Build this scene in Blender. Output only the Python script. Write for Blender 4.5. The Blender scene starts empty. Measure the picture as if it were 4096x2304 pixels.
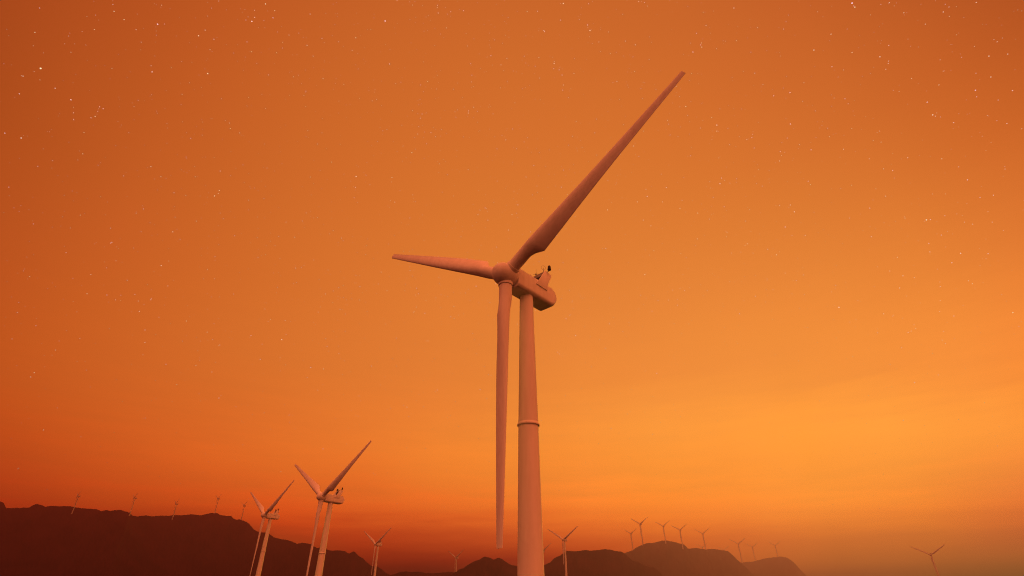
import bpy, bmesh, math, random
import numpy as np
from mathutils import Vector, Matrix, noise

random.seed(7)
scene = bpy.context.scene
COL = scene.collection
R = math.radians
PI = math.pi

# ------------------------------------------------------------------ camera
CAM_Z = 20.0
PITCH = R(31.414)
FPX = 2122.1                      # focal length in pixels of a 4096 px wide frame
cam_data = bpy.data.cameras.new('camera')
cam_data.sensor_width = 36.0
cam_data.lens = 36.0 * FPX / 4096.0
cam_data.clip_start = 0.1
cam_data.clip_end = 60000.0
cam = bpy.data.objects.new('camera', cam_data)
COL.objects.link(cam)
cam.location = (0, 0, CAM_Z)
cam.rotation_euler = (R(90) + PITCH, 0, 0)
scene.camera = cam


def sight(px, py):
    """azimuth (rad, from +y towards +x) and elevation (rad) of a direction in the view"""
    u, v = (px - 2048) / FPX, (1152 - py) / FPX
    c, s = math.cos(PITCH), math.sin(PITCH)
    d = (u, c - s * v, s + c * v)
    return math.atan2(d[0], d[1]), math.atan2(d[2], math.hypot(d[0], d[1]))


# ------------------------------------------------------------------ helpers
def link(o, parent=None):
    COL.objects.link(o)
    if parent is not None:
        o.parent = parent
    return o


def mesh_obj(name, bm, mat, parent=None, smooth=None):
    me = bpy.data.meshes.new(name)
    bm.normal_update()
    if smooth is not None:
        lim = R(smooth)
        for f in bm.faces:
            f.smooth = True
        for e in bm.edges:
            if len(e.link_faces) == 2 and e.calc_face_angle(0) > lim:
                e.smooth = False
    bm.to_mesh(me)
    bm.free()
    me.materials.append(mat)
    return link(bpy.data.objects.new(name, me), parent)


def tag(o, label=None, cat=None, group=None, kind=None):
    if label:
        o['label'] = label
    if cat:
        o['category'] = cat
    if group:
        o['group'] = group
    if kind:
        o['kind'] = kind
    return o


def loft(bm, rings, cap0=True, cap1=True):
    prev = None
    first = last = None
    for ring in rings:
        vs = [bm.verts.new(p) for p in ring]
        if prev:
            n = len(vs)
            for i in range(n):
                bm.faces.new((prev[i], prev[(i + 1) % n], vs[(i + 1) % n], vs[i]))
        else:
            first = vs
        prev = vs
        last = vs
    if cap0:
        bm.faces.new(list(reversed(first)))
    if cap1:
        bm.faces.new(last)


def circle(center, ax, ay, r, n):
    return [center + ax * (r * math.cos(2 * PI * i / n)) + ay * (r * math.sin(2 * PI * i / n)) for i in range(n)]


def lathe(bm, profile, origin, axis, ref, n=48, cap=True):
    """profile: (distance along axis, radius)"""
    axis = axis.normalized()
    ax = (ref - axis * ref.dot(axis)).normalized()
    ay = axis.cross(ax)
    loft(bm, [circle(origin + axis * t, ax, ay, max(r, 0.002), n) for t, r in profile], cap, cap)


def box(bm, x0, x1, y0, y1, z0, z1):
    v = [bm.verts.new(p) for p in ((x0, y0, z0), (x1, y0, z0), (x1, y1, z0), (x0, y1, z0),
                                   (x0, y0, z1), (x1, y0, z1), (x1, y1, z1), (x0, y1, z1))]
    for q in ((3, 2, 1, 0), (4, 5, 6, 7), (0, 1, 5, 4), (1, 2, 6, 5), (2, 3, 7, 6), (3, 0, 4, 7)):
        bm.faces.new([v[i] for i in q])


def tube(bm, pts, r, n=8, closed=False):
    pts = [Vector(p) for p in pts]
    rings = []
    m = len(pts)
    for i, p in enumerate(pts):
        if closed:
            t = pts[(i + 1) % m] - pts[i - 1]
        else:
            t = pts[min(i + 1, m - 1)] - pts[max(i - 1, 0)]
        t.normalize()
        ref = Vector((0, 0, 1)) if abs(t.z) < 0.9 else Vector((1, 0, 0))
        ax = t.cross(ref).normalized()
        ay = t.cross(ax)
        rings.append(circle(p, ax, ay, r, n))
    if not closed:
        loft(bm, rings)
        return
    vs = [[bm.verts.new(p) for p in ring] for ring in rings]
    for i in range(m):
        a, b = vs[i], vs[(i + 1) % m]
        for k in range(n):
            bm.faces.new((a[k], a[(k + 1) % n], b[(k + 1) % n], b[k]))


# ------------------------------------------------------------------ materials
def new_mat(name):
    m = bpy.data.materials.new(name)
    m.use_nodes = True
    nt = m.node_tree
    b = nt.nodes['Principled BSDF']
    return m, nt, b


def paint_material(name, base, dirt, rough=0.75):
    m, nt, b = new_mat(name)
    tc = nt.nodes.new('ShaderNodeTexCoord')
    n1 = nt.nodes.new('ShaderNodeTexNoise')
    n1.inputs['Scale'].default_value = 0.35
    n1.inputs['Detail'].default_value = 6
    mp = nt.nodes.new('ShaderNodeMapping')
    mp.inputs['Scale'].default_value = (3.0, 3.0, 0.35)
    nt.links.new(tc.outputs['Object'], mp.inputs['Vector'])
    nt.links.new(mp.outputs['Vector'], n1.inputs['Vector'])
    mr = nt.nodes.new('ShaderNodeMapRange')
    mr.inputs['From Min'].default_value = 0.4
    mr.inputs['From Max'].default_value = 0.75
    nt.links.new(n1.outputs['Fac'], mr.inputs['Value'])
    mx = nt.nodes.new('ShaderNodeMix')
    mx.data_type = 'RGBA'
    mx.inputs[6].default_value = (*base, 1)
    mx.inputs[7].default_value = (*dirt, 1)
    nt.links.new(mr.outputs['Result'], mx.inputs[0])
    nt.links.new(mx.outputs[2], b.inputs['Base Color'])
    b.inputs['Roughness'].default_value = rough
    b.inputs['Specular IOR Level'].default_value = 0.12
    return m


WHITE = paint_material('white_turbine_paint', (0.80, 0.80, 0.78), (0.71, 0.70, 0.67))
METAL = paint_material('grey_metal', (0.30, 0.29, 0.28), (0.22, 0.21, 0.20), 0.45)
DARK = paint_material('dark_radiator', (0.055, 0.055, 0.055), (0.035, 0.035, 0.035), 0.6)
BLACK = paint_material('black_lamp_housing', (0.012, 0.012, 0.012), (0.02, 0.018, 0.016), 0.5)


def rock_material(name, c0, c1, scale):
    m, nt, b = new_mat(name)
    tc = nt.nodes.new('ShaderNodeTexCoord')
    n1 = nt.nodes.new('ShaderNodeTexNoise')
    n1.inputs['Scale'].default_value = scale
    n1.inputs['Detail'].default_value = 9
    n1.inputs['Roughness'].default_value = 0.62
    nt.links.new(tc.outputs['Object'], n1.inputs['Vector'])
    cr = nt.nodes.new('ShaderNodeValToRGB')
    cr.color_ramp.elements[0].position = 0.38
    cr.color_ramp.elements[0].color = (*c0, 1)
    cr.color_ramp.elements[1].position = 0.66
    cr.color_ramp.elements[1].color = (*c1, 1)
    nt.links.new(n1.outputs['Fac'], cr.inputs['Fac'])
    nt.links.new(cr.outputs['Color'], b.inputs['Base Color'])
    bp = nt.nodes.new('ShaderNodeBump')
    bp.inputs['Strength'].default_value = 0.6
    bp.inputs['Distance'].default_value = 6.0
    nt.links.new(n1.outputs['Fac'], bp.inputs['Height'])
    nt.links.new(bp.outputs['Normal'], b.inputs['Normal'])
    b.inputs['Roughness'].default_value = 0.95
    b.inputs['Specular IOR Level'].default_value = 0.1
    return m


ROCK = rock_material('red_brown_rock', (0.018, 0.005, 0.009), (0.048, 0.012, 0.019), 0.011)
SOIL = rock_material('dark_dry_soil', (0.016, 0.0035, 0.003), (0.030, 0.007, 0.006), 0.02)

# ------------------------------------------------------------------ turbine geometry
# turbine space: origin at the foot of the tower, tail along +y, rotor to -y, z up
HUB_Z = 65.5
OVER = 5.0
TILT = R(0.81)
YAW = R(42.65)
TL = Vector((0, math.cos(TILT), -math.sin(TILT)))     # towards the tail
RT = Vector((1, 0, 0))
UP = RT.cross(TL).normalized()
HUB = Vector((0, -OVER, HUB_Z + OVER * math.sin(TILT)))


def P(t, b, c):
    return HUB + TL * t + RT * b + UP * c


def tower_bm(n=72):
    bm = bmesh.new()
    prof = [(-4.0, 2.03), (0, 2.01), (0.35, 2.0), (10, 1.86), (22.7, 1.714), (41.6, 1.462), (42.4, 1.452), (55, 1.235), (62.2, 1.115), (63.2, 1.10), (64.0, 1.10)]
    lathe(bm, prof, Vector((0, 0, 0)), Vector((0, 0, 1)), Vector((1, 0, 0)), n)
    return bm


def flange_bm(n=72):
    bm = bmesh.new()
    prof = [(41.86, 1.44), (41.86, 1.615), (41.88, 1.63), (42.10, 1.625), (42.13, 1.60), (42.14, 1.54), (42.34, 1.455)]
    lathe(bm, prof, Vector((0, 0, 0)), Vector((0, 0, 1)), Vector((1, 0, 0)), n, cap=False)
    if n > 60:                                              # bolt heads above the ring
        for i in range(48):
            a = 2 * PI * i / 48
            d = Vector((math.cos(a), math.sin(a), 0))
            lathe(bm, [(0, 0.03), (0.045, 0.03)], d * 1.435 + Vector((0, 0, 42.62)), d, Vector((0, 0, 1)), 6)
    return bm


def nacelle_bm():
    """long box with soft lower edges and a rounded tail, lofted along its axis"""
    bm = bmesh.new()
    ts = [1.30, 1.36, 3, 5, 7, 8.5, 9.4] + [9.4 + 1.7 * math.sin(R(90) * k / 12) for k in range(1, 12)] + [11.088]
    rings = []
    for t in ts:
        q = max(0.0, (t - 9.4) / 1.7)
        p = max(0.0, (t - 9.95) / 1.15)
        ct = -0.25 + 1.70 * max(0.0, 1 - q ** 2.3) ** (1 / 2.3)
        cb = -0.25 - 1.68 * max(0.0, 1 - p ** 2.1) ** (1 / 2.1)
        hw = 1.66 - (0.04 if t < 1.33 else 0.0)
        h = ct - cb
        rb, rt = min(0.62, h * 0.3), min(0.14, h * 0.12)
        ring = []
        for cx, cz, rad, a0 in ((hw - rt, ct - rt, rt, 0), (-hw + rt, ct - rt, rt, 90), (-hw + rb, cb + rb, rb, 180), (hw - rb, cb + rb, rb, 270)):
            m = 10 if a0 >= 180 else 4
            for k in range(m + 1):
                a = R(a0 + 90 * k / m)
                ring.append(P(t, cx + rad * math.cos(a), cz + rad * math.sin(a)))
        rings.append(ring)
    loft(bm, rings)
    bmesh.ops.recalc_face_normals(bm, faces=bm.faces)
    return bm


def spinner_bm(n=64):
    bm = bmesh.new()
    prof = []
    nose, rad = 2.55, 1.93
    for k in range(0, 19):
        a = k / 18 * PI / 2
        t = -nose * math.cos(a) ** 0.92
        r = rad * math.sin(a) ** 0.95
        prof.append((t, r))
    prof += [(0.5, 1.93), (0.95, 1.88), (1.2, 1.76), (1.28, 1.6), (1.29, 1.0)]
    lathe(bm, prof, HUB, TL, RT, n)
    return bm


def neck_bm(n=48):
    bm = bmesh.new()
    lathe(bm, [(1.15, 1.45), (1.32, 1.45)], HUB, TL, RT, n)
    return bm


STN = [  # radius from the hub, chord, thickness ratio blend to aerofoil, twist, LE offset
    (1.2, 2.08, 2.08, 0.0, 24), (1.9, 2.08, 2.08, 0.0, 24), (3.4, 2.07, 2.05, 0.0, 24), (4.4, 2.08, 1.98, 0.06, 24),
    (5.2, 2.36, 1.88, 0.28, 24), (6.1, 2.82, 1.84, 0.62, 23), (6.9, 3.24, 1.78, 0.9, 22), (7.3, 3.42, 1.74, 1.0, 21.5),
    (7.6, 3.42, 1.70, 1, 21), (9, 3.34, 1.52, 1, 19), (12, 3.14, 1.22, 1, 15.5), (16, 2.84, 0.94, 1, 11.5), (20, 2.53, 0.72, 1, 8.5),
    (25, 2.15, 0.52, 1, 5.8), (30, 1.79, 0.37, 1, 3.8), (35, 1.43, 0.26, 1, 2.4), (38, 1.21, 0.20, 1, 1.5), (39.9, 1.06, 0.16, 1, 1), (40.1, 1.04, 0.155, 1, 1)]
BETA = 0.0      # collective pitch added to the twist


def blade_frame(ang):
    """radial and clockwise tangential direction of a blade, seen from the front"""
    rad = UP * math.cos(ang) + RT * math.sin(ang)
    tan = -UP * math.sin(ang) + RT * math.cos(ang)
    return rad, tan


def blade_bm(ang, n=40):
    bm = bmesh.new()
    rad, tan = blade_frame(ang)
    rings = []
    for r, ch, th, bl, tw in STN:
        b = R(tw + BETA)
        te = tan * math.cos(b) + TL * math.sin(b)          # towards the trailing edge
        nrm = TL * math.cos(b) - tan * math.sin(b)
        le = 1.04 if r < 7.6 else 1.04 + (0.33 - 1.04) * (r - 7.6) / 32.4
        ring = []
        for i in range(n):
            a = 2 * PI * i / n
            # round root section
            cx, cy = -1.04 * math.cos(a), 1.04 * math.sin(a)
            # aerofoil section: x from -le to ch-le
            xx = (1 - math.cos(a)) / 2
            yt = 5 * (0.2969 * math.sqrt(xx) - 0.1260 * xx - 0.3516 * xx ** 2 + 0.2843 * xx ** 3 - 0.1015 * xx ** 4)
            yt = yt * th + 0.012 * (xx > 0.9)
            s = 1 if math.sin(a) >= 0 else -1
            k = 0.72 if s > 0 else 1.28
            camber = 0.02 * ch * math.sin(PI * xx)
            fx, fy = -le + ch * xx, s * yt * k - camber
            x = cx * (1 - bl) + fx * bl
            y = cy * (1 - bl) + fy * bl
            ring.append(HUB + rad * r + te * x + nrm * y)
        rings.append(ring)
    loft(bm, rings)
    bmesh.ops.recalc_face_normals(bm, faces=bm.faces)
    return bm


def collar_bm(ang, n=48):
    bm = bmesh.new()
    rad, tan = blade_frame(ang)
    lathe(bm, [(0.9, 1.19), (1.98, 1.20), (2.05, 1.18), (2.05, 1.02)], HUB, rad, tan, n, cap=False)
    return bm


def fin_bm(side):
    bm = bmesh.new()
    pts = [(5.6, 0.32), (8.45, 0.22), (8.55, 1.2), (9.75, 3.86), (9.72, 3.95), (8.02, 4.12), (7.95, 4.06)]
    b0, b1 = (1.665, 1.80)
    A = [bm.verts.new(P(t, side * b0, c)) for t, c in pts]
    B = [bm.verts.new(P(t, side * b1, c)) for t, c in pts]
    n = len(pts)
    bm.faces.new(A)
    bm.faces.new(list(reversed(B)))
    for i in range(n):
        j = (i + 1) % n
        bm.faces.new((A[j], A[i], B[i], B[j]))
    bmesh.ops.recalc_face_normals(bm, faces=bm.faces)
    bmesh.ops.bevel(bm, geom=list(bm.edges), offset=0.03, segments=2, profile=0.5, affect='EDGES')
    return bm


def pbox(bm, t0, t1, b0, b1, c0, c1):
    v = [bm.verts.new(P(t, b, c)) for t, b, c in ((t0, b0, c0), (t1, b0, c0), (t1, b1, c0), (t0, b1, c0),
                                                   (t0, b0, c1), (t1, b0, c1), (t1, b1, c1), (t0, b1, c1))]
    for q in ((3, 2, 1, 0), (4, 5, 6, 7), (0, 1, 5, 4), (1, 2, 6, 5), (2, 3, 7, 6), (3, 0, 4, 7)):
        bm.faces.new([v[i] for i in q])


def radiator_bm():
    bm = bmesh.new()
    pbox(bm, 8.12, 8.30, -1.66, 1.66, 1.40, 3.45)
    for k in range(14):                                     # cooling ribs
        c = 1.55 + k * 0.135
        pbox(bm, 8.05, 8.125, -1.64, 1.64, c, c + 0.06)
    bmesh.ops.recalc_face_normals(bm, faces=bm.faces)
    return bm


def top_beam_bm():
    bm = bmesh.new()
    pbox(bm, 8.02, 8.50, -1.66, 1.66, 3.46, 4.08)
    bmesh.ops.recalc_face_normals(bm, faces=bm.faces)
    bmesh.ops.bevel(bm, geom=list(bm.edges), offset=0.025, segments=1, affect='EDGES')
    return bm


def lamp_bm(side):
    bm = bmesh.new()
    o = P(8.62, side * 2.22, 4.22)
    lathe(bm, [(0.0, 0.14), (0.05, 0.22), (0.10, 0.30), (0.26, 0.335), (0.34, 0.31), (0.90, 0.24), (0.97, 0.20), (0.99, 0.1)], o, UP, RT, 24)
    return bm


def lamp_arm_bm(side):
    bm = bmesh.new()
    tube(bm, [P(8.62, side * 1.75, 4.0), P(8.62, side * 1.80, 4.13), P(8.62, side * 2.22, 4.20)], 0.055, 8)
    return bm


def hoop_bm():
    bm = bmesh.new()
    c = P(8.18, 1.28, 5.02)
    ax, ay = (RT * 0.55 + TL * 0.83).normalized(), UP
    tube(bm, [c + ax * (0.40 * math.cos(2 * PI * i / 28)) + ay * (0.45 * math.sin(2 * PI * i / 28)) for i in range(28)], 0.022, 6, closed=True)
    tube(bm, [P(8.18, 1.28, 4.05), P(8.18, 1.28, 4.57)], 0.05, 8)
    tube(bm, [P(8.18, 1.28, 4.57), P(8.18, 1.28, 5.02)], 0.033, 8)
    return bm


def anemometer_bm():
    bm = bmesh.new()
    b = -0.49
    tube(bm, [P(8.2, b, 4.05), P(8.2, b, 4.42)], 0.06, 8)
    lathe(bm, [(0, 0.12), (0.04, 0.16), (0.14, 0.16), (0.17, 0.12)], P(8.2, b, 4.38), UP, RT, 16)
    for k, up in ((0, 0.55), (1, 0.30), (2, -0.05)):
        a = R(-35 + 120 * k)
        d = RT * math.cos(a) + TL * math.sin(a)
        p0 = P(8.2, b, 4.46)
        tube(bm, [p0, p0 + d * 0.45 + UP * 0.05, p0 + d * 0.5 + UP * (0.12 + up)], 0.02, 6)
    tube(bm, [P(8.2, -0.02, 4.05), P(8.2, -0.02, 4.27)], 0.03, 8)
    lathe(bm, [(0, 0.05), (0.03, 0.065), (0.08, 0.05)], P(8.2, -0.02, 4.25), UP, RT, 10)
    return bm


ANGLES = (R(60), R(-60), R(180))


def make_turbine(detail):
    """detail 2: everything; 1: seen from some way off; 0: far away"""
    root = bpy.data.objects.new('wind_turbine', None)
    root.empty_display_size = 3
    link(root)
    n = 96 if detail == 2 else (48 if detail == 1 else 20)
    tw = mesh_obj('tower', tower_bm(n), WHITE, root, 40)
    mesh_obj('flange', flange_bm(n), WHITE, tw, 40)
    na = mesh_obj('nacelle', nacelle_bm(), WHITE, root, 35)
    mesh_obj('neck_ring', neck_bm(), METAL, na, 40)
    sp = mesh_obj('spinner', spinner_bm(n), WHITE, root, 40)
    for a in ANGLES:
        bl = mesh_obj('blade', blade_bm(a, 64 if detail == 2 else 28), WHITE, root, 38)
        if detail:
            mesh_obj('blade_collar', collar_bm(a, n), WHITE, bl, 40)
    for s in (1, -1):
        mesh_obj('cooler_fin', fin_bm(s), WHITE, na, 30)
    mesh_obj('radiator', radiator_bm(), DARK, na)
    mesh_obj('top_beam', top_beam_bm(), METAL, na)
    if detail:
        for s in (1, -1):
            mesh_obj('warning_lamp', lamp_bm(s), BLACK, na, 40)
            mesh_obj('lamp_arm', lamp_arm_bm(s), BLACK, na, 40)
        mesh_obj('hoop_antenna', hoop_bm(), METAL, na, 50)
        mesh_obj('anemometer', anemometer_bm(), METAL, na, 50)
    return root


def copy_tree(o, parent=None):
    c = o.copy()
    COL.objects.link(c)
    if parent is not None:
        c.parent = parent
    for ch in list(o.children):
        copy_tree(ch, c)
    return c


TAILH = Vector((math.sin(YAW), math.cos(YAW), 0))
# hub positions relative to the camera, scale, detail, label
TURB = [
    ('A', (-1.0, 72.6, 46.7), 1.0, 2, 'huge nearest wind turbine, its thick tower and upper blade dominating the sky'),
    ('B', (-89.5, 264.4, 46.2), 1.0, 1, 'second largest wind turbine, right one of the pair before the dark ridge'),
    ('C', (-181.5, 418.8, 60.6), 1.0, 1, 'mid-sized wind turbine, left one of the pair before the dark ridge'),
    ('D', (-200.2, 859.5, 84.8), 1.0, 1, 'small wind turbine standing alone at the right foot of the dark ridge'),
    ('E', (-166.6, 1747.3, 136.4), 1.0, 0, 'little wind turbine over the low ridges left of the huge blade tip'),
    ('F', (92.4, 1057.9, 111.9), 1.0, 0, 'small wind turbine just right of the huge tower, before the brown hill'),
    ('G1', (539.5, 2642.5, 304.5), 1.0, 0, 'far turbine lowest on the left shoulder of the hazy domed hill'),
    ('G2', (443.3, 1996.8, 260.7), 1.28, 0, 'tallest of the far turbines on the hazy domed hill'),
    ('G3', (653.4, 2497.7, 317.4), 1.0, 0, 'far turbine on the very summit of the hazy domed hill'),
    ('G4', (675.6, 2333.4, 282.0), 1.0, 0, 'far turbine just right of the summit of the hazy domed hill'),
    ('G5', (803.3, 2448.9, 281.7), 1.0, 0, 'far turbine with a whole tower on the flat right shoulder of the hazy hill'),
    ('G6', (1091.6, 3374.1, 316.6), 1.0, 0, 'tiny turbine behind the flat shoulder, overlapped by a taller tower'),
    ('G7', (1203.1, 3348.1, 299.9), 1.0, 0, 'tiny turbine hidden up to its hub behind the hazy hill, only two blades showing'),
    ('G8', (946.4, 2454.4, 243.4), 1.0, 0, 'far turbine in the notch between the two hazy hills'),
    ('G9', (1295.1, 3169.0, 299.1), 1.0, 0, 'pale far turbine on the rising left side of the palest hill'),
    ('G10', (1439.0, 3210.5, 310.9), 1.0, 0, 'pale far turbine on the rounded top of the palest hill'),
    ('H', (986.3, 1394.9, 114.8), 1.0, 0, 'lone hazy wind turbine in the brown haze beyond the last hill'),
    ('L1', (-1865.0, 2408.2, 423.4), 1.0, 0, 'leftmost dark turbine on the ridge, its upper blades nearly closed together'),
    ('L2', (-1606.6, 2389.8, 413.0), 1.0, 0, 'dark ridge turbine at the step, second from the ridge\'s outer end'),
    ('L3', (-1561.2, 2624.6, 428.7), 1.0, 0, 'dark ridge turbine above the shallow dip, middle one of the five'),
    ('L4', (-1447.2, 2765.5, 474.9), 1.0, 0, 'dark ridge turbine standing right on the top of the rounded bump'),
    ('L5', (-1355.0, 2859.6, 457.5), 1.0, 0, 'dark ridge turbine where the ridge starts to fall, nearest the paired turbines'),
    ('Z', (86.0, 1690.0, 148.0), 1.0, 0, 'almost hidden turbine, one blade tip peeping out beside the huge tower'),
]
GROUP = {'G': 'wind turbines on the hazy hills', 'L': 'wind turbines along the dark ridge'}
BASE = {}
SRC = {}
for key, h, sc, det, label in TURB:
    hub = Vector(h) * sc
    foot = hub + TAILH * (OVER * sc) - Vector((0, 0, HUB_Z * sc))
    foot.z += CAM_Z
    BASE[key] = (foot, sc)
    if det not in SRC:
        SRC[det] = o = make_turbine(det)
    else:
        o = copy_tree(SRC[det])
    o.location = foot
    o.scale = (sc, sc, sc)
    o.rotation_euler = (0, 0, -YAW)
    g = GROUP.get(key[0], 'wind turbines in the valley')
    tag(o, label, 'wind turbine', g)

# ------------------------------------------------------------------ ground
VALLEY = [BASE[k][0] for k in 'ABCDEFH'] + [BASE['Z'][0]]


def ground_z(x, y):
    d = math.hypot(x, y)
    rad = np.interp(d, [0, 12, 62, 280, 456, 883, 1062, 1400, 1750, 2600, 4000], [18.2, 17.6, 1.5, 0.6, 14, 38, 58, 66, 74, 66, 50])
    w = 0.0
    s = 0.0
    for p in VALLEY:
        r2 = (x - p.x) ** 2 + (y - p.y) ** 2
        k = math.exp(-r2 / (2 * 70.0 ** 2))
        s += k * (p.z - float(np.interp(math.hypot(p.x, p.y), [0, 12, 62, 280, 456, 883, 1062, 1400, 1750, 2600, 4000], [18.2, 17.6, 1.5, 0.6, 14, 38, 58, 66, 74, 66, 50])))
        w = max(w, k)
    return float(rad) + s


def build_ground():
    bm = bmesh.new()
    radii = [0, 3, 6, 10, 15, 22, 30, 40, 52, 66, 82, 100, 130, 170, 220, 280, 340, 400, 460, 530, 600, 680, 760, 840, 920, 1000, 1080,
             1170, 1270, 1380, 1500, 1620, 1740, 1860, 2000, 2200, 2450, 2750, 3050, 3320, 3560]
    n = 220
    prev = None
    for r in radii:
        if r == 0:
            prev = [bm.verts.new((0, 0, ground_z(0, 0)))]
            continue
        ring = []
        for i in range(n):
            a = 2 * PI * i / n
            x, y = r * math.sin(a), r * math.cos(a)
            z = ground_z(x, y) + (0.12 + min(r, 1500) * 0.0012) * noise.fractal(Vector((x, y, 3)) * 0.03, 0.9, 2.1, 5)
            ring.append(bm.verts.new((x, y, z)))
        if len(prev) == 1:
            for i in range(n):
                bm.faces.new((prev[0], ring[(i + 1) % n], ring[i]))
        else:
            for i in range(n):
                bm.faces.new((prev[i], prev[(i + 1) % n], ring[(i + 1) % n], ring[i]))
        prev = ring
    bmesh.ops.recalc_face_normals(bm, faces=bm.faces)
    o = mesh_obj('ground', bm, SOIL, None, 180)
    tag(o, kind='structure')
    return o


build_ground()

# ------------------------------------------------------------------ hills


def from_crop(x0, y0, s, pts):
    return [(x0 + x / s, y0 + y / s) for x, y in pts]


LEFT = from_crop(0, 1900, 2.342, [(-1750, 1010), (-1500, 820), (-1250, 610), (-1000, 455), (-800, 350), (-600, 262), (-420, 225), (-300, 205), (-200, 232), (-90, 222), (0, 245), (35, 258), (48, 290), (62, 311), (150, 309), (268, 305), (300, 288), (345, 271), (375, 281), (400, 283), (420, 295), (500, 289), (570, 292), (640, 291), (700, 300), (790, 315), (900, 319), (950, 338), (995, 326), (1035, 338), (1080, 329), (1135, 329), (1180, 345), (1215, 355), (1243, 380), (1290, 386), (1360, 379), (1430, 387), (1520, 379), (1580, 383), (1640, 374), (1740, 377), (1790, 367), (1880, 377), (1950, 362), (1980, 356), (2040, 357), (2060, 373), (2110, 381), (2165, 385), (2190, 408), (2215, 420), (2240, 414), (2270, 424), (2325, 447), (2345, 470), (2375, 510), (2420, 532), (2470, 538)])
LEFT += from_crop(900, 1700, 2.3986, [(375, 1030), (430, 1048), (470, 1078), (520, 1090), (600, 1105), (650, 1118), (690, 1138), (740, 1130), (790, 1137), (825, 1142), (885, 1185), (915, 1172), (990, 1200), (1030, 1207), (1090, 1202), (1150, 1210), (1190, 1232)])
LEFT += from_crop(1400, 2000, 2.862, [(0, 610), (45, 588), (75, 612), (95, 635), (150, 667), (190, 712), (250, 757), (315, 763), (370, 797), (400, 830), (460, 855), (540, 900), (640, 960)])
MID = from_crop(1400, 2000, 2.862, [(200, 960), (330, 900), (440, 866), (510, 850), (560, 828), (640, 812), (700, 828), (780, 822), (850, 830), (940, 842), (1000, 838), (1080, 828), (1130, 822), (1200, 829), (1300, 850), (1420, 880), (1560, 930)])
PEAK = from_crop(1400, 2000, 2.862, [(1080, 900), (1160, 858), (1225, 820), (1245, 798), (1300, 785), (1360, 735), (1400, 713), (1440, 693), (1490, 680), (1520, 658), (1545, 648), (1605, 663), (1640, 682), (1700, 663), (1740, 678), (1790, 715), (1850, 743), (1920, 755), (2000, 790), (2120, 850), (2250, 930)])
DARK_HILL = from_crop(2100, 2000, 2.342, [(20, 760), (100, 690), (150, 630), (190, 602), (235, 585), (275, 548), (330, 520), (365, 490), (390, 475), (480, 480), (560, 471), (620, 474), (700, 467), (755, 460), (805, 463), (845, 480), (905, 484), (930, 498), (980, 540), (1010, 568), (1075, 585), (1115, 610), (1215, 640), (1265, 672), (1300, 712), (1380, 790)])
DOME = from_crop(2100, 2000, 2.342, [(700, 620), (800, 560), (870, 522), (930, 497), (970, 485), (1010, 470), (1040, 447), (1090, 423), (1140, 405), (1195, 403), (1240, 390), (1280, 379), (1320, 376), (1350, 384), (1385, 390), (1450, 408), (1490, 420), (1510, 435), (1530, 456), (1600, 449), (1640, 455), (1690, 463), (1740, 459), (1800, 464), (1850, 470), (1900, 480), (1930, 503), (1960, 530), (1990, 560), (2025, 590), (2080, 640), (2180, 740)])
PALE = from_crop(2100, 2000, 2.342, [(1820, 680), (1900, 625), (1970, 596), (2030, 585), (2085, 579), (2115, 581), (2170, 567), (2230, 550), (2300, 540), (2370, 533), (2400, 528), (2455, 540), (2500, 570), (2540, 607), (2576, 650), (2640, 710), (2720, 760)])


def build_hill(name, sil, dist, step, slope, seed, rough, label=None):
    """sil: skyline as view directions; dist: (azimuth deg, crest distance) knots. Real relief: crest, front and back slopes."""
    ae = sorted(sight(px, py) for px, py in sil)
    azs = np.array([a for a, e in ae])
    tel = np.array([math.tan(e) for a, e in ae])
    dk = sorted(dist)
    az0, az1 = azs[0], azs[-1]
    n = int((az1 - az0) / R(step)) + 1
    bm = bmesh.new()
    front = [0, 3, 7, 12, 18, 26, 36, 48, 62, 78, 96, 118, 142, 170, 202, 240, 284, 334, 392, 460, 540, 640, 760, 900, 1060]
    back = [5, 14, 30, 55, 90, 140, 210, 280]
    rows = [-b for b in reversed(back)] + front          # positive: towards the camera
    grid = []
    for i in range(n + 1):
        a = az0 + (az1 - az0) * i / n
        dc = float(np.interp(math.degrees(a), [k for k, _ in dk], [v for _, v in dk]))
        zc = dc * float(np.interp(a, azs, tel)) + CAM_Z
        jag = noise.fractal(Vector((a * dc * 0.035, seed, 0)), 0.7, 2.2, 5) * 1.5
        zc += jag
        colv = []
        for w in rows:
            d = dc - w
            x, y = d * math.sin(a), d * math.cos(a)
            aw = abs(w)
            g = ground_z(x, y) - 6
            run = (zc - g) / slope
            s = aw / max(run, 1)
            # steeper under the crest, flattening towards the foot
            prof = 1 - s * (1.25 - 0.32 * s) if s < 1.6 else -0.2
            z = g + (zc - g) * max(prof, -0.12)
            amp = min(aw * 0.22, rough) * min(1, max(prof, 0) * 2.5 + 0.1)
            gul = noise.ridged_multi_fractal(Vector((a * dc * 0.011, d * 0.0045, seed)), 0.9, 2.1, 6, 1.0, 2.0)
            fine = noise.fractal(Vector((x * 0.03, y * 0.03, seed)), 0.8, 2.1, 4)
            z += amp * (gul - 1.25) * 0.8 + amp * 0.25 * fine
            if w > 0:                                   # the crest stays the skyline
                lim = CAM_Z + (zc - CAM_Z) * d / dc - 0.06 * w
                z = min(z, lim)
            colv.append(bm.verts.new((x, y, z)))
        grid.append(colv)
    for i in range(n):
        for j in range(len(rows) - 1):
            bm.faces.new((grid[i][j], grid[i + 1][j], grid[i + 1][j + 1], grid[i][j + 1]))
    o = mesh_obj(name, bm, ROCK, None, 180)
    tag(o, kind='structure')
    return o


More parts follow.
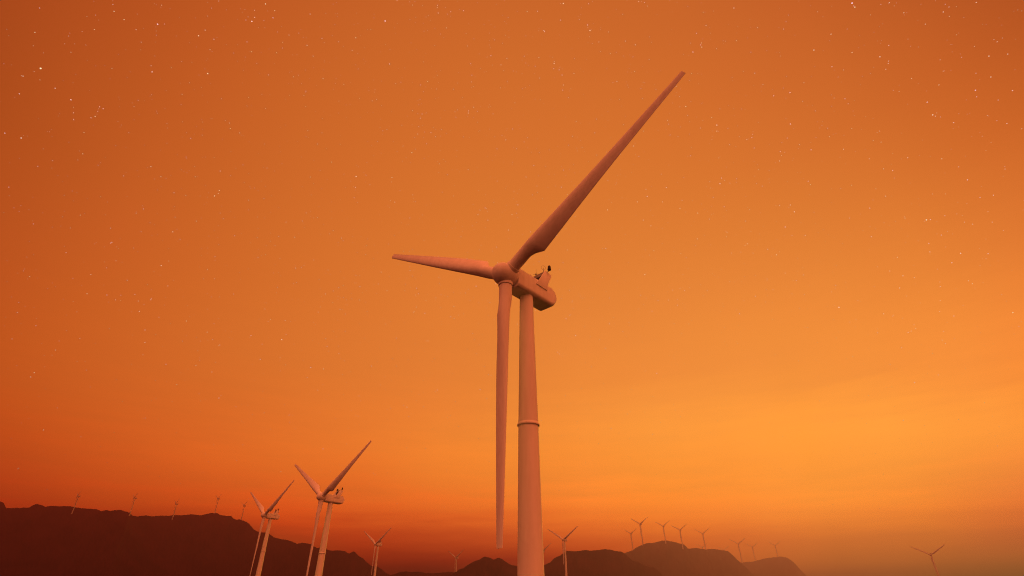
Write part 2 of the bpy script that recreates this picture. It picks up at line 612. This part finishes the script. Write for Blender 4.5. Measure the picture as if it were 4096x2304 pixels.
def crest_at(key, sil, slope=None):
    """crest distance so that the front slope passes through a turbine's foot"""
    p, sc = BASE[key]
    az = math.atan2(p.x, p.y)
    d = math.hypot(p.x, p.y)
    ae = sorted(sight(px, py) for px, py in sil)
    te = math.tan(float(np.interp(az, [a for a, e in ae], [e for a, e in ae])))
    z = p.z - CAM_Z
    if slope and te * d > z + 4:
        d = (slope * d - z) / (slope - te)
    return (math.degrees(az), d)


left_d = [(-60, 3300), (-50, 3150), crest_at('L1', LEFT, .5), crest_at('L2', LEFT, .5), crest_at('L3', LEFT, .5), crest_at('L4', LEFT), crest_at('L5', LEFT, .5), (-22, 2900), (-18, 2500), (-8, 2000)]
dome_d = [(5, 2750), crest_at('G1', DOME, .5), crest_at('G2', DOME, .5), crest_at('G3', DOME, .5), crest_at('G4', DOME, .5), crest_at('G5', DOME), crest_at('G8', DOME), (26, 2700)]
pale_d = [(20, 3350), crest_at('G9', PALE, .5), (24.0, 3460), (30, 3500)]
build_hill('mountain_ridge', LEFT, left_d, 0.055, 0.62, 1.7, 26)
build_hill('low_ridge', MID, [(-20, 1750), (0, 1650)], 0.07, 0.4, 5.1, 9)
build_hill('rocky_hill', PEAK, [(-10, 1520), (5, 1520)], 0.06, 0.5, 8.3, 13)
build_hill('brown_hill', DARK_HILL, [(0, 1480), (20, 1560)], 0.06, 0.52, 12.9, 14)
build_hill('domed_hill', DOME, dome_d, 0.06, 0.6, 20.4, 18)
build_hill('pale_hill', PALE, pale_d, 0.07, 0.55, 31.2, 16)

# ------------------------------------------------------------------ sky
#SKYTABLE
# sky radiance (linear red, green, blue) in sampled directions
SKY = [(4, 4, 0.4972, 0.0881, 0.0124), (350, 4, 0.5690, 0.1038, 0.0138), (700, 4, 0.6079, 0.1189, 0.0178), (1050, 4, 0.6653, 0.1367, 0.0207),
       (1400, 4, 0.6731, 0.1454, 0.0230), (1750, 4, 0.6976, 0.1608, 0.0259), (2048, 4, 0.7060, 0.1631, 0.0271), (2350, 4, 0.6980, 0.1636, 0.0258),
       (2700, 4, 0.7142, 0.1703, 0.0280), (3050, 4, 0.6905, 0.1540, 0.0264), (3400, 4, 0.6649, 0.1444, 0.0233), (3750, 4, 0.6118, 0.1274, 0.0199),
       (4088, 4, 0.5174, 0.1107, 0.0174), (4, 250, 0.4756, 0.0870, 0.0107), (350, 250, 0.6851, 0.1391, 0.0219), (700, 250, 0.7169, 0.1383, 0.0211),
       (1050, 250, 0.7272, 0.1662, 0.0247), (1400, 250, 0.8043, 0.2014, 0.0313), (1750, 250, 0.8209, 0.2036, 0.0300), (2048, 250, 0.8115, 0.2187, 0.0309),
       (2350, 250, 0.8320, 0.2144, 0.0352), (3050, 250, 0.7729, 0.2046, 0.0306), (3400, 250, 0.7916, 0.1913, 0.0281), (3750, 250, 0.7291, 0.1943, 0.0334),
       (4088, 250, 0.7432, 0.1452, 0.0191), (4, 490, 0.5549, 0.1007, 0.0102), (350, 490, 0.7020, 0.1417, 0.0174), (700, 490, 0.6906, 0.1527, 0.0208),
       (1050, 490, 0.8073, 0.1745, 0.0245), (1400, 490, 0.7863, 0.1910, 0.0255), (1750, 490, 0.8299, 0.2036, 0.0319), (2048, 490, 0.8546, 0.2078, 0.0339),
       (2350, 490, 0.8597, 0.2210, 0.0321), (2700, 490, 0.8711, 0.2214, 0.0327), (3050, 490, 0.8514, 0.1883, 0.0304), (3400, 490, 0.8028, 0.1972, 0.0304),
       (3750, 490, 0.8803, 0.1668, 0.0174), (4088, 490, 0.6936, 0.1661, 0.0208), (4, 750, 0.6843, 0.1332, 0.0168), (350, 750, 0.8006, 0.1716, 0.0276),
       (700, 750, 0.8212, 0.1737, 0.0222), (1050, 750, 0.8357, 0.2095, 0.0320), (1400, 750, 0.8955, 0.2196, 0.0342), (1750, 750, 0.9221, 0.2494, 0.0356),
       (2048, 750, 0.9252, 0.2559, 0.0379), (2700, 750, 0.9157, 0.2567, 0.0373), (3050, 750, 0.9440, 0.2809, 0.0380), (3400, 750, 0.8994, 0.2621, 0.0365),
       (3750, 750, 1.0567, 0.2989, 0.0479), (4088, 750, 1.0342, 0.2592, 0.0374), (4, 1010, 0.7874, 0.1432, 0.0195), (350, 1010, 0.9250, 0.1683, 0.0249),
       (700, 1010, 0.9035, 0.2094, 0.0321), (1050, 1010, 0.9677, 0.2383, 0.0319), (1400, 1010, 0.9916, 0.2678, 0.0388), (2350, 1010, 1.0123, 0.3034, 0.0448),
       (2700, 1010, 1.0082, 0.3087, 0.0424), (3050, 1010, 1.0284, 0.3071, 0.0440), (3400, 1010, 1.0998, 0.3425, 0.0468), (3750, 1010, 1.1363, 0.3628, 0.0457),
       (4088, 1010, 1.1311, 0.3227, 0.0469), (4, 1180, 0.9039, 0.1644, 0.0223), (350, 1180, 0.9038, 0.2231, 0.0252), (700, 1180, 1.0458, 0.2352, 0.0284),
       (1050, 1180, 1.0241, 0.2556, 0.0352), (1400, 1180, 1.0563, 0.2849, 0.0419), (2350, 1180, 1.0610, 0.3233, 0.0469), (2700, 1180, 1.1048, 0.3461, 0.0527),
       (3050, 1180, 1.0755, 0.3594, 0.0508), (3400, 1180, 1.1573, 0.3762, 0.0540), (3750, 1180, 1.2537, 0.3856, 0.0525), (4088, 1180, 1.4427, 0.4154, 0.0573),
       (4, 1350, 0.9609, 0.1814, 0.0168), (350, 1350, 1.2908, 0.2553, 0.0314), (700, 1350, 1.1066, 0.2622, 0.0380), (1050, 1350, 1.1714, 0.3146, 0.0464),
       (1400, 1350, 1.2292, 0.3333, 0.0486), (1750, 1350, 1.2135, 0.3564, 0.0526), (2350, 1350, 1.2359, 0.3998, 0.0634), (2700, 1350, 1.1525, 0.3969, 0.0493),
       (3050, 1350, 1.2803, 0.4386, 0.0496), (3400, 1350, 1.4023, 0.4878, 0.0555), (3750, 1350, 1.7185, 0.6310, 0.0748), (4088, 1350, 1.8902, 0.5931, 0.0740),
       (4, 1520, 1.2261, 0.2188, 0.0244), (350, 1520, 1.2471, 0.2844, 0.0384), (700, 1520, 1.2204, 0.2955, 0.0384), (1050, 1520, 1.3421, 0.3433, 0.0451),
       (1400, 1520, 1.2875, 0.3693, 0.0531), (1750, 1520, 1.3155, 0.3941, 0.0601), (2350, 1520, 1.3473, 0.4272, 0.0563), (2700, 1520, 1.2543, 0.4107, 0.0546),
       (3050, 1520, 0.9844, 0.3790, 0.0414), (3400, 1520, 1.2135, 0.4038, 0.0490), (3750, 1520, 1.4222, 0.4726, 0.0743), (4088, 1520, 1.8611, 0.5220, 0.0628),
       (4, 1690, 1.3457, 0.2059, 0.0146), (350, 1690, 1.5364, 0.3114, 0.0366), (700, 1690, 1.8915, 0.3522, 0.0329), (1050, 1690, 1.6175, 0.3730, 0.0503),
       (1400, 1690, 1.8483, 0.4606, 0.0563), (1750, 1690, 1.9663, 0.5292, 0.0656), (2350, 1690, 1.7320, 0.6264, 0.0779), (2700, 1690, 1.7063, 0.6865, 0.0694),
       (3050, 1690, 1.6826, 0.6803, 0.0320), (3400, 1690, 2.1533, 0.9379, 0.0650), (3750, 1690, 2.7805, 1.1953, 0.1462), (4088, 1690, 2.6133, 1.0125, 0.0927),
       (4, 1780, 1.8962, 0.2095, 0.0238), (350, 1780, 1.8679, 0.4139, 0.0392), (700, 1780, 1.6475, 0.2991, 0.0463), (1050, 1780, 1.8662, 0.4511, 0.0536),
       (1400, 1780, 1.9799, 0.4984, 0.0623), (1750, 1780, 1.5908, 0.5480, 0.0684), (2350, 1780, 2.1376, 0.6686, 0.0629), (2700, 1780, 1.6728, 0.6658, 0.0585),
       (3050, 1780, 1.7349, 0.5824, 0.0149), (3400, 1780, 1.9123, 0.6862, 0.0205), (3750, 1780, 2.5563, 0.8747, 0.0994), (4088, 1780, 2.9162, 0.9257, 0.1000),
       (4, 1870, 1.6116, 0.2740, 0.0271), (350, 1870, 2.1836, 0.3153, 0.0338), (700, 1870, 2.9001, 0.3761, 0.0298), (1050, 1870, 3.0961, 0.6623, 0.0527),
       (1750, 1870, 3.4032, 0.8122, 0.0676), (2350, 1870, 2.3725, 0.7810, 0.0668), (2700, 1870, 2.3721, 0.8298, 0.0458), (3050, 1870, 1.7452, 0.6433, 0.0152),
       (3400, 1870, 2.2825, 1.0224, 0.0208), (3750, 1870, 2.2665, 1.0185, 0.1068), (4088, 1870, 3.7316, 1.1298, 0.1112), (1050, 1960, 1.1637, 0.3528, 0.0593),
       (1400, 1960, 2.6755, 0.3905, 0.0399), (1750, 1960, 1.6603, 0.6237, 0.0734), (2350, 1960, 2.5960, 0.7390, 0.0801), (2700, 1960, 2.2230, 0.8106, 0.0194),
       (3050, 1960, 1.9710, 0.6973, 0.0112), (3400, 1960, 2.0104, 0.8435, 0.0268), (3750, 1960, 3.1132, 0.8942, 0.0625), (4088, 1960, 2.3548, 0.8527, 0.1802),
       (1050, 2040, 9.1166, 0.6525, 0.0012), (1400, 2040, 4.6046, 1.0385, 0.1021), (1750, 2040, 6.4533, 0.9782, 0.0687), (2350, 2040, 5.8782, 1.5645, 0.0897),
       (2700, 2040, 4.6810, 1.1376, 0.0118), (3050, 2040, 4.2886, 1.2183, 0.0062), (3400, 2040, 5.3409, 2.0704, 0.0173), (3750, 2040, 7.8407, 2.1194, 0.0421),
       (4088, 2040, 7.7976, 1.6001, 0.1374), (4, 1975, 2.5356, 0.2370, 0.0254), (350, 1975, 3.1987, 0.3415, 0.0304), (700, 1985, 2.0131, 0.5185, 0.0522),
       (900, 2030, 2.1030, 0.2950, 0.0446), (1150, 2100, 1.8924, 0.2645, 0.0389), (1420, 2110, 2.3331, 0.1232, 0.0226), (1420, 2160, 2.3481, 0.2181, 0.0184),
       (1560, 2110, 1.6306, 0.0508, 0.0101), (1750, 2100, 3.1029, 0.5205, 0.0468), (1880, 2100, 1.4640, 0.1513, 0.0440), (2300, 2090, 3.4984, 0.4185, 0.0522),
       (2420, 2120, 2.4258, 0.4950, 0.0420), (2200, 2150, 3.1754, 0.3724, 0.0555), (1700, 2160, 2.7543, 0.3063, 0.0420), (1650, 2220, 0.7431, 0.0020, 0.0042),
       (1880, 2170, 2.5603, 0.3531, 0.0227), (1900, 2205, 0.9057, 0.0281, 0.0092), (1650, 2275, 0.2860, 0.0008, 0.0028), (2200, 2190, 1.6638, 0.1092, 0.0120),
       (2420, 2165, 2.5208, 0.3352, 0.0158), (2880, 2130, 2.8401, 0.5646, 0.0058), (3050, 2110, 1.9933, 0.3839, 0.0047), (3250, 2110, 2.0782, 0.3836, 0.0087),
       (3500, 2110, 1.9516, 0.6745, 0.0262), (3800, 2110, 2.2145, 0.7923, 0.0528), (4088, 2110, 2.6382, 0.7332, 0.2129), (3250, 2180, 1.2851, 0.2860, 0.0114),
       (3500, 2180, 1.9604, 0.6818, 0.0318), (3900, 2170, 2.7559, 0.8450, 0.0516), (4088, 2170, 2.9933, 0.7375, 0.1453), (3350, 2240, 1.3752, 0.3862, 0.0245),
       (3550, 2240, 0.7195, 0.3658, 0.0415), (3850, 2240, 1.7723, 0.5577, 0.0544), (4088, 2235, 1.6984, 0.7956, 0.1748), (3500, 2296, 0.0191, 0.0814, 0.0280),
       (4088, 2296, 0.1836, 0.4437, 0.0844), (3850, 2296, 0.0808, 0.2639, 0.0362)]

TBL = []
for px, py, *rgb in SKY:
    a, e = sight(px, py)
    TBL.append((math.degrees(a), math.degrees(e), rgb))
#ENDTABLE
pts = np.array([(a, e) for a, e, _ in TBL])
val = np.array([c for _, _, c in TBL])


def warp(p):
    """scale of the sky's changes: fast near the horizon, slow higher up"""
    p = np.atleast_2d(p).astype(float)
    return np.stack([p[:, 0] / 14.0, np.log(np.maximum(p[:, 1], 0.5) + 2.5) * 3.2], 1)


WP = warp(pts)


def sky_at(az, el):
    q = warp([(az, el)])[0]
    d2 = ((WP - q) ** 2).sum(1)
    w = np.exp(-d2 / (2 * 0.36 ** 2)) + 1e-6 / (d2 + 0.05)
    # local linear fit
    X = np.concatenate([np.ones((len(WP), 1)), WP - q], 1)
    A = X.T @ (X * w[:, None]) + np.diag([1e-9, 0.02 * w.sum() + 1e-9, 0.02 * w.sum() + 1e-9])
    c = np.linalg.solve(A, X.T @ (val * w[:, None]))[0]
    return np.clip(c, 0.001, 25.0)


AZK = [-62, -52, -43, -36, -29, -22, -15, -8, 0, 8, 15, 22, 29, 36, 43, 52, 62]
ELK = [1, 2, 2.8, 3.6, 4.4, 5.2, 6, 7, 8, 9.2, 10.5, 12, 14, 16, 18.5, 21.5, 25, 29, 34, 40, 47, 55, 65]
ELMAX = 70.0
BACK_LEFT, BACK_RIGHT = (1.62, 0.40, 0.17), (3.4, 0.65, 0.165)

world = bpy.data.worlds.new('World')
scene.world = world
world.use_nodes = True
nt = world.node_tree
nt.nodes.clear()
N = nt.nodes.new
LK = nt.links.new


def M(op, a, b=None, c=None):
    n = N('ShaderNodeMath')
    n.operation = op
    for i, v in enumerate((a, b, c)):
        if v is None:
            continue
        if isinstance(v, (int, float)):
            n.inputs[i].default_value = v
        else:
            LK(v, n.inputs[i])
    return n.outputs[0]


def mrange(v, a, b, smooth=False):
    m = N('ShaderNodeMapRange')
    if smooth:
        m.interpolation_type = 'SMOOTHSTEP'
    m.inputs['From Min'].default_value = a
    m.inputs['From Max'].default_value = b
    LK(v, m.inputs['Value'])
    return m.outputs['Result']


tc = N('ShaderNodeTexCoord')
nv = N('ShaderNodeVectorMath')
nv.operation = 'NORMALIZE'
LK(tc.outputs['Generated'], nv.inputs[0])
sp = N('ShaderNodeSeparateXYZ')
LK(nv.outputs[0], sp.inputs[0])
X, Y, Z = sp.outputs
el = M('MULTIPLY', M('ARCSINE', Z), 180 / PI)
az = M('MULTIPLY', M('ARCTAN2', X, Y), 180 / PI)
# thin streaks of cloud low in the sky
mp = N('ShaderNodeMapping')
mp.inputs['Scale'].default_value = (3.0, 3.0, 26.0)
LK(nv.outputs[0], mp.inputs['Vector'])
ns = N('ShaderNodeTexNoise')
ns.inputs['Scale'].default_value = 2.3
ns.inputs['Detail'].default_value = 5
ns.inputs['Roughness'].default_value = 0.55
LK(mp.outputs[0], ns.inputs['Vector'])
low = N('ShaderNodeMapRange')
low.inputs['From Min'].default_value = 34
low.inputs['From Max'].default_value = 12
LK(el, low.inputs['Value'])
wob = M('MULTIPLY', M('SUBTRACT', ns.outputs['Fac'], 0.5), M('MULTIPLY', M('MULTIPLY_ADD', low.outputs['Result'], 2.2, 0.3), mrange(el, 2.0, 9.0)))
elw = M('ADD', el, wob)
fac = M('DIVIDE', elw, ELMAX)
cols = []
for ak in AZK:
    r = N('ShaderNodeValToRGB')
    r.color_ramp.interpolation = 'LINEAR'
    els = r.color_ramp.elements
    while len(els) > 1:
        els.remove(els[-1])
    for i, ek in enumerate(ELK):
        c = sky_at(ak, ek)
        e = els[0] if i == 0 else els.new(ek / ELMAX)
        e.position = ek / ELMAX
        e.color = (*c, 1)
    LK(fac, r.inputs['Fac'])
    cols.append(r.outputs['Color'])


def mixc(f, a, b):
    m = N('ShaderNodeMix')
    m.data_type = 'RGBA'
    m.clamp_factor = True
    LK(f, m.inputs[0])
    for s, v in ((6, a), (7, b)):
        if isinstance(v, tuple):
            m.inputs[s].default_value = (*v, 1)
        else:
            LK(v, m.inputs[s])
    return m.outputs[2]


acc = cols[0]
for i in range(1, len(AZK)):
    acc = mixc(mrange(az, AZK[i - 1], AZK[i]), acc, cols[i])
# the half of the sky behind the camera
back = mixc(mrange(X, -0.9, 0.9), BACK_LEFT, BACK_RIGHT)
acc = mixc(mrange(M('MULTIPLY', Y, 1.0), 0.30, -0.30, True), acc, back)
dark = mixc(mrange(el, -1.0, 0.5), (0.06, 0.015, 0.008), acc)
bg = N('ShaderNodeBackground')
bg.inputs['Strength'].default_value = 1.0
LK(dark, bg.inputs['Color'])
out = N('ShaderNodeOutputWorld')
LK(bg.outputs[0], out.inputs['Surface'])

# ------------------------------------------------------------------ sun, low behind the haze to the right
SUN_AZ, SUN_EL = R(26), R(13)
sun = bpy.data.lights.new('sun', 'SUN')
sun.energy = 2.1
sun.angle = R(6)
sun.color = (1.0, 0.70, 0.09)
so = bpy.data.objects.new('sun', sun)
link(so)
so.location = (400, 500, 300)
d = Vector((math.sin(SUN_AZ) * math.cos(SUN_EL), math.cos(SUN_AZ) * math.cos(SUN_EL), math.sin(SUN_EL)))
so.rotation_euler = d.to_track_quat('Z', 'Y').to_euler()

# ------------------------------------------------------------------ haze
bm = bmesh.new()
box(bm, -3620, 3620, -3620, 3620, -12, 560)
hm = bpy.data.materials.new('haze_air')
hm.use_nodes = True
hn = hm.node_tree
hn.nodes.clear()
pv = hn.nodes.new('ShaderNodeVolumePrincipled')
pv.inputs['Color'].default_value = (0.275, 0.115, 0.25, 1)
pv.inputs['Density'].default_value = 5.2e-4
pv.inputs['Anisotropy'].default_value = 0.72
ho = hn.nodes.new('ShaderNodeOutputMaterial')
hn.links.new(pv.outputs[0], ho.inputs['Volume'])
haze = mesh_obj('haze', bm, hm)
tag(haze, kind='stuff')
try:
    hm.cycles.homogeneous_volume = True
except Exception:
    pass

# ------------------------------------------------------------------ stars
BRIGHT = [(103, 171, 3), (397, 60, 2), (500, 89, 1.5), (383, 180, 1.2), (523, 184, 2), (179, 250, 1.6), (240, 292, 1), (54, 346, 1.6), (580, 322, 1.4), (634, 53, 2), (668, 9, 1.4), (969, 52, 2.4), (895, 94, 1.3), (980, 160, 1.7), (1076, 204, 1.2), (1235, 139, 1.4), (1036, 383, 1.4), (1084, 333, 1), (1062, 286, 1), (896, 443, 2), (540, 492, 1.6), (552, 478, 1), (380, 418, 1.2), (406, 667, 1.4), (435, 582, 1.3), (380, 753, 1), (351, 782, 1.2), (365, 860, 1.4), (365, 829, 1.2), (709, 853, 2.2), (655, 903, 1.2), (782, 923, 1.8), (551, 1000, 1.4), (445, 966, 1), (493, 918, 1), (78, 947, 1.2), (87, 936, 1.4), (110, 1080, 1.6), (47, 1177, 1.8), (1069, 787, 1.2), (1048, 724, 1), (1134, 796, 1), (1208, 979, 1.6), (1024, 1023, 1.5), (1133, 1045, 1), (1417, 8, 1.7), (1484, 76, 2), (1478, 62, 1.4), (1368, 76, 1), (1394, 159, 1.4), (1414, 188, 1), (1417, 213, 1), (1598, 112, 1.3), (1743, 130, 1.4), (1752, 83, 1), (1803, 314, 1.6), (1803, 329, 1), (1725, 267, 1.4), (1790, 295, 1), (1835, 363, 1), (1679, 302, 1), (1628, 493, 1.5), (1622, 690, 1.5), (1676, 471, 1.2), (1754, 600, 1), (1811, 461, 1.5), (1815, 447, 1.1), (1448, 843, 2), (1567, 833, 1), (1652, 938, 1.3), (1537, 1077, 1.5), (1642, 1091, 1.6), (1860, 788, 1.5), (1900, 744, 1), (1975, 570, 1.3), (1998, 532, 1.5), (1953, 640, 1.2), (1987, 232, 1.6), (1946, 240, 1), (1988, 311, 1.4), (2047, 125, 1.4), (2090, 85, 1), (2143, 7, 2.6), (2150, 17, 1.4), (2143, 131, 1), (2213, 142, 1.4), (2346, 288, 1.5), (2332, 256, 1.3), (2453, 226, 1.4), (2487, 140, 1.2), (2330, 552, 2), (2340, 551, 1), (2110, 772, 2), (2207, 836, 1.1), (2284, 835, 1), (2300, 961, 1.7), (2272, 1056, 1.8), (2547, 785, 1.6), (2485, 637, 1), (2416, 636, 1.4), (2394, 660, 1), (2095, 1268, 1.5), (1100, 980, 1), (935, 920, 1), (823, 870, 1), (1412, 470, 1.2), (1352, 612, 1), (813, 1128, 1.7), (707, 1185, 1.4)]
STAR_D = 24000.0


def star_mesh():
    bm = bmesh.new()
    lay = bm.verts.layers.float_color.new('tint')
    rnd = random.Random(11)
    items = []
    for x, y, m in BRIGHT:
        a, e = sight(x * 4096 / 2576, y * 4096 / 2576)
        items.append((a, e, 0.40 + 0.17 * m, min(0.16 + 0.25 * m, 0.95)))
    for i in range(7000):
        # even over the upper sky, thinning out into the glow near the horizon
        z = rnd.uniform(0.09, 1.0)
        e = math.asin(z)
        a = rnd.uniform(-R(75), R(75))
        if rnd.random() > min(1.0, (math.degrees(e) + 4) / 32.0):
            continue
        q = rnd.random() ** 3.0
        items.append((a, e, 0.42 + 0.16 * q, 0.07 + 0.34 * q))
    for a, e, size, br in items:
        dv = Vector((math.sin(a) * math.cos(e), math.cos(a) * math.cos(e), math.sin(e)))
        r = size * STAR_D / (FPX / 4) * 0.62
        ax = dv.cross(Vector((0, 0, 1))).normalized()
        ay = dv.cross(ax)
        c = dv * STAR_D
        fade = min(1.0, (math.degrees(e) + 2) / 26.0)
        warm = rnd.random()
        tint = (1.0, 0.62 + 0.2 * warm, 0.75 - 0.25 * warm)
        k = br * fade
        vs = []
        for i in range(6):
            v = bm.verts.new(c + ax * (r * math.cos(PI / 3 * i)) + ay * (r * math.sin(PI / 3 * i)))
            vs.append(v)
        p = bm.verts.new(c - dv * r)
        q2 = bm.verts.new(c + dv * r)
        for v in vs + [p, q2]:
            v[lay] = (*tint, k)
        for i in range(6):
            bm.faces.new((vs[i], vs[(i + 1) % 6], p))
            bm.faces.new((vs[(i + 1) % 6], vs[i], q2))
    return bm


sm = bpy.data.materials.new('star_light')
sm.use_nodes = True
sn = sm.node_tree
sn.nodes.clear()
at = sn.nodes.new('ShaderNodeAttribute')
at.attribute_name = 'tint'
em = sn.nodes.new('ShaderNodeEmission')
em.inputs['Strength'].default_value = 1.7
tr = sn.nodes.new('ShaderNodeBsdfTransparent')
mxs = sn.nodes.new('ShaderNodeMixShader')
sn.links.new(at.outputs['Color'], em.inputs['Color'])
sn.links.new(at.outputs['Alpha'], mxs.inputs[0])
sn.links.new(tr.outputs[0], mxs.inputs[1])
sn.links.new(em.outputs[0], mxs.inputs[2])
ms = sn.nodes.new('ShaderNodeOutputMaterial')
sn.links.new(mxs.outputs[0], ms.inputs['Surface'])
try:
    sm.cycles.emission_sampling = 'NONE'
except Exception:
    pass
stars = mesh_obj('stars', star_mesh(), sm)
tag(stars, kind='stuff')

# ------------------------------------------------------------------ render settings
scene.view_settings.view_transform = 'Standard'
scene.view_settings.look = 'None'
scene.view_settings.exposure = 0
scene.view_settings.gamma = 1
scene.render.film_transparent = False
cy = scene.cycles
cy.use_adaptive_sampling = False
cy.use_denoising = True
cy.denoising_prefilter = 'NONE'
cy.filter_width = 1.1
cy.max_bounces = 8
cy.diffuse_bounces = 3
cy.transparent_max_bounces = 16
cy.volume_bounces = 0
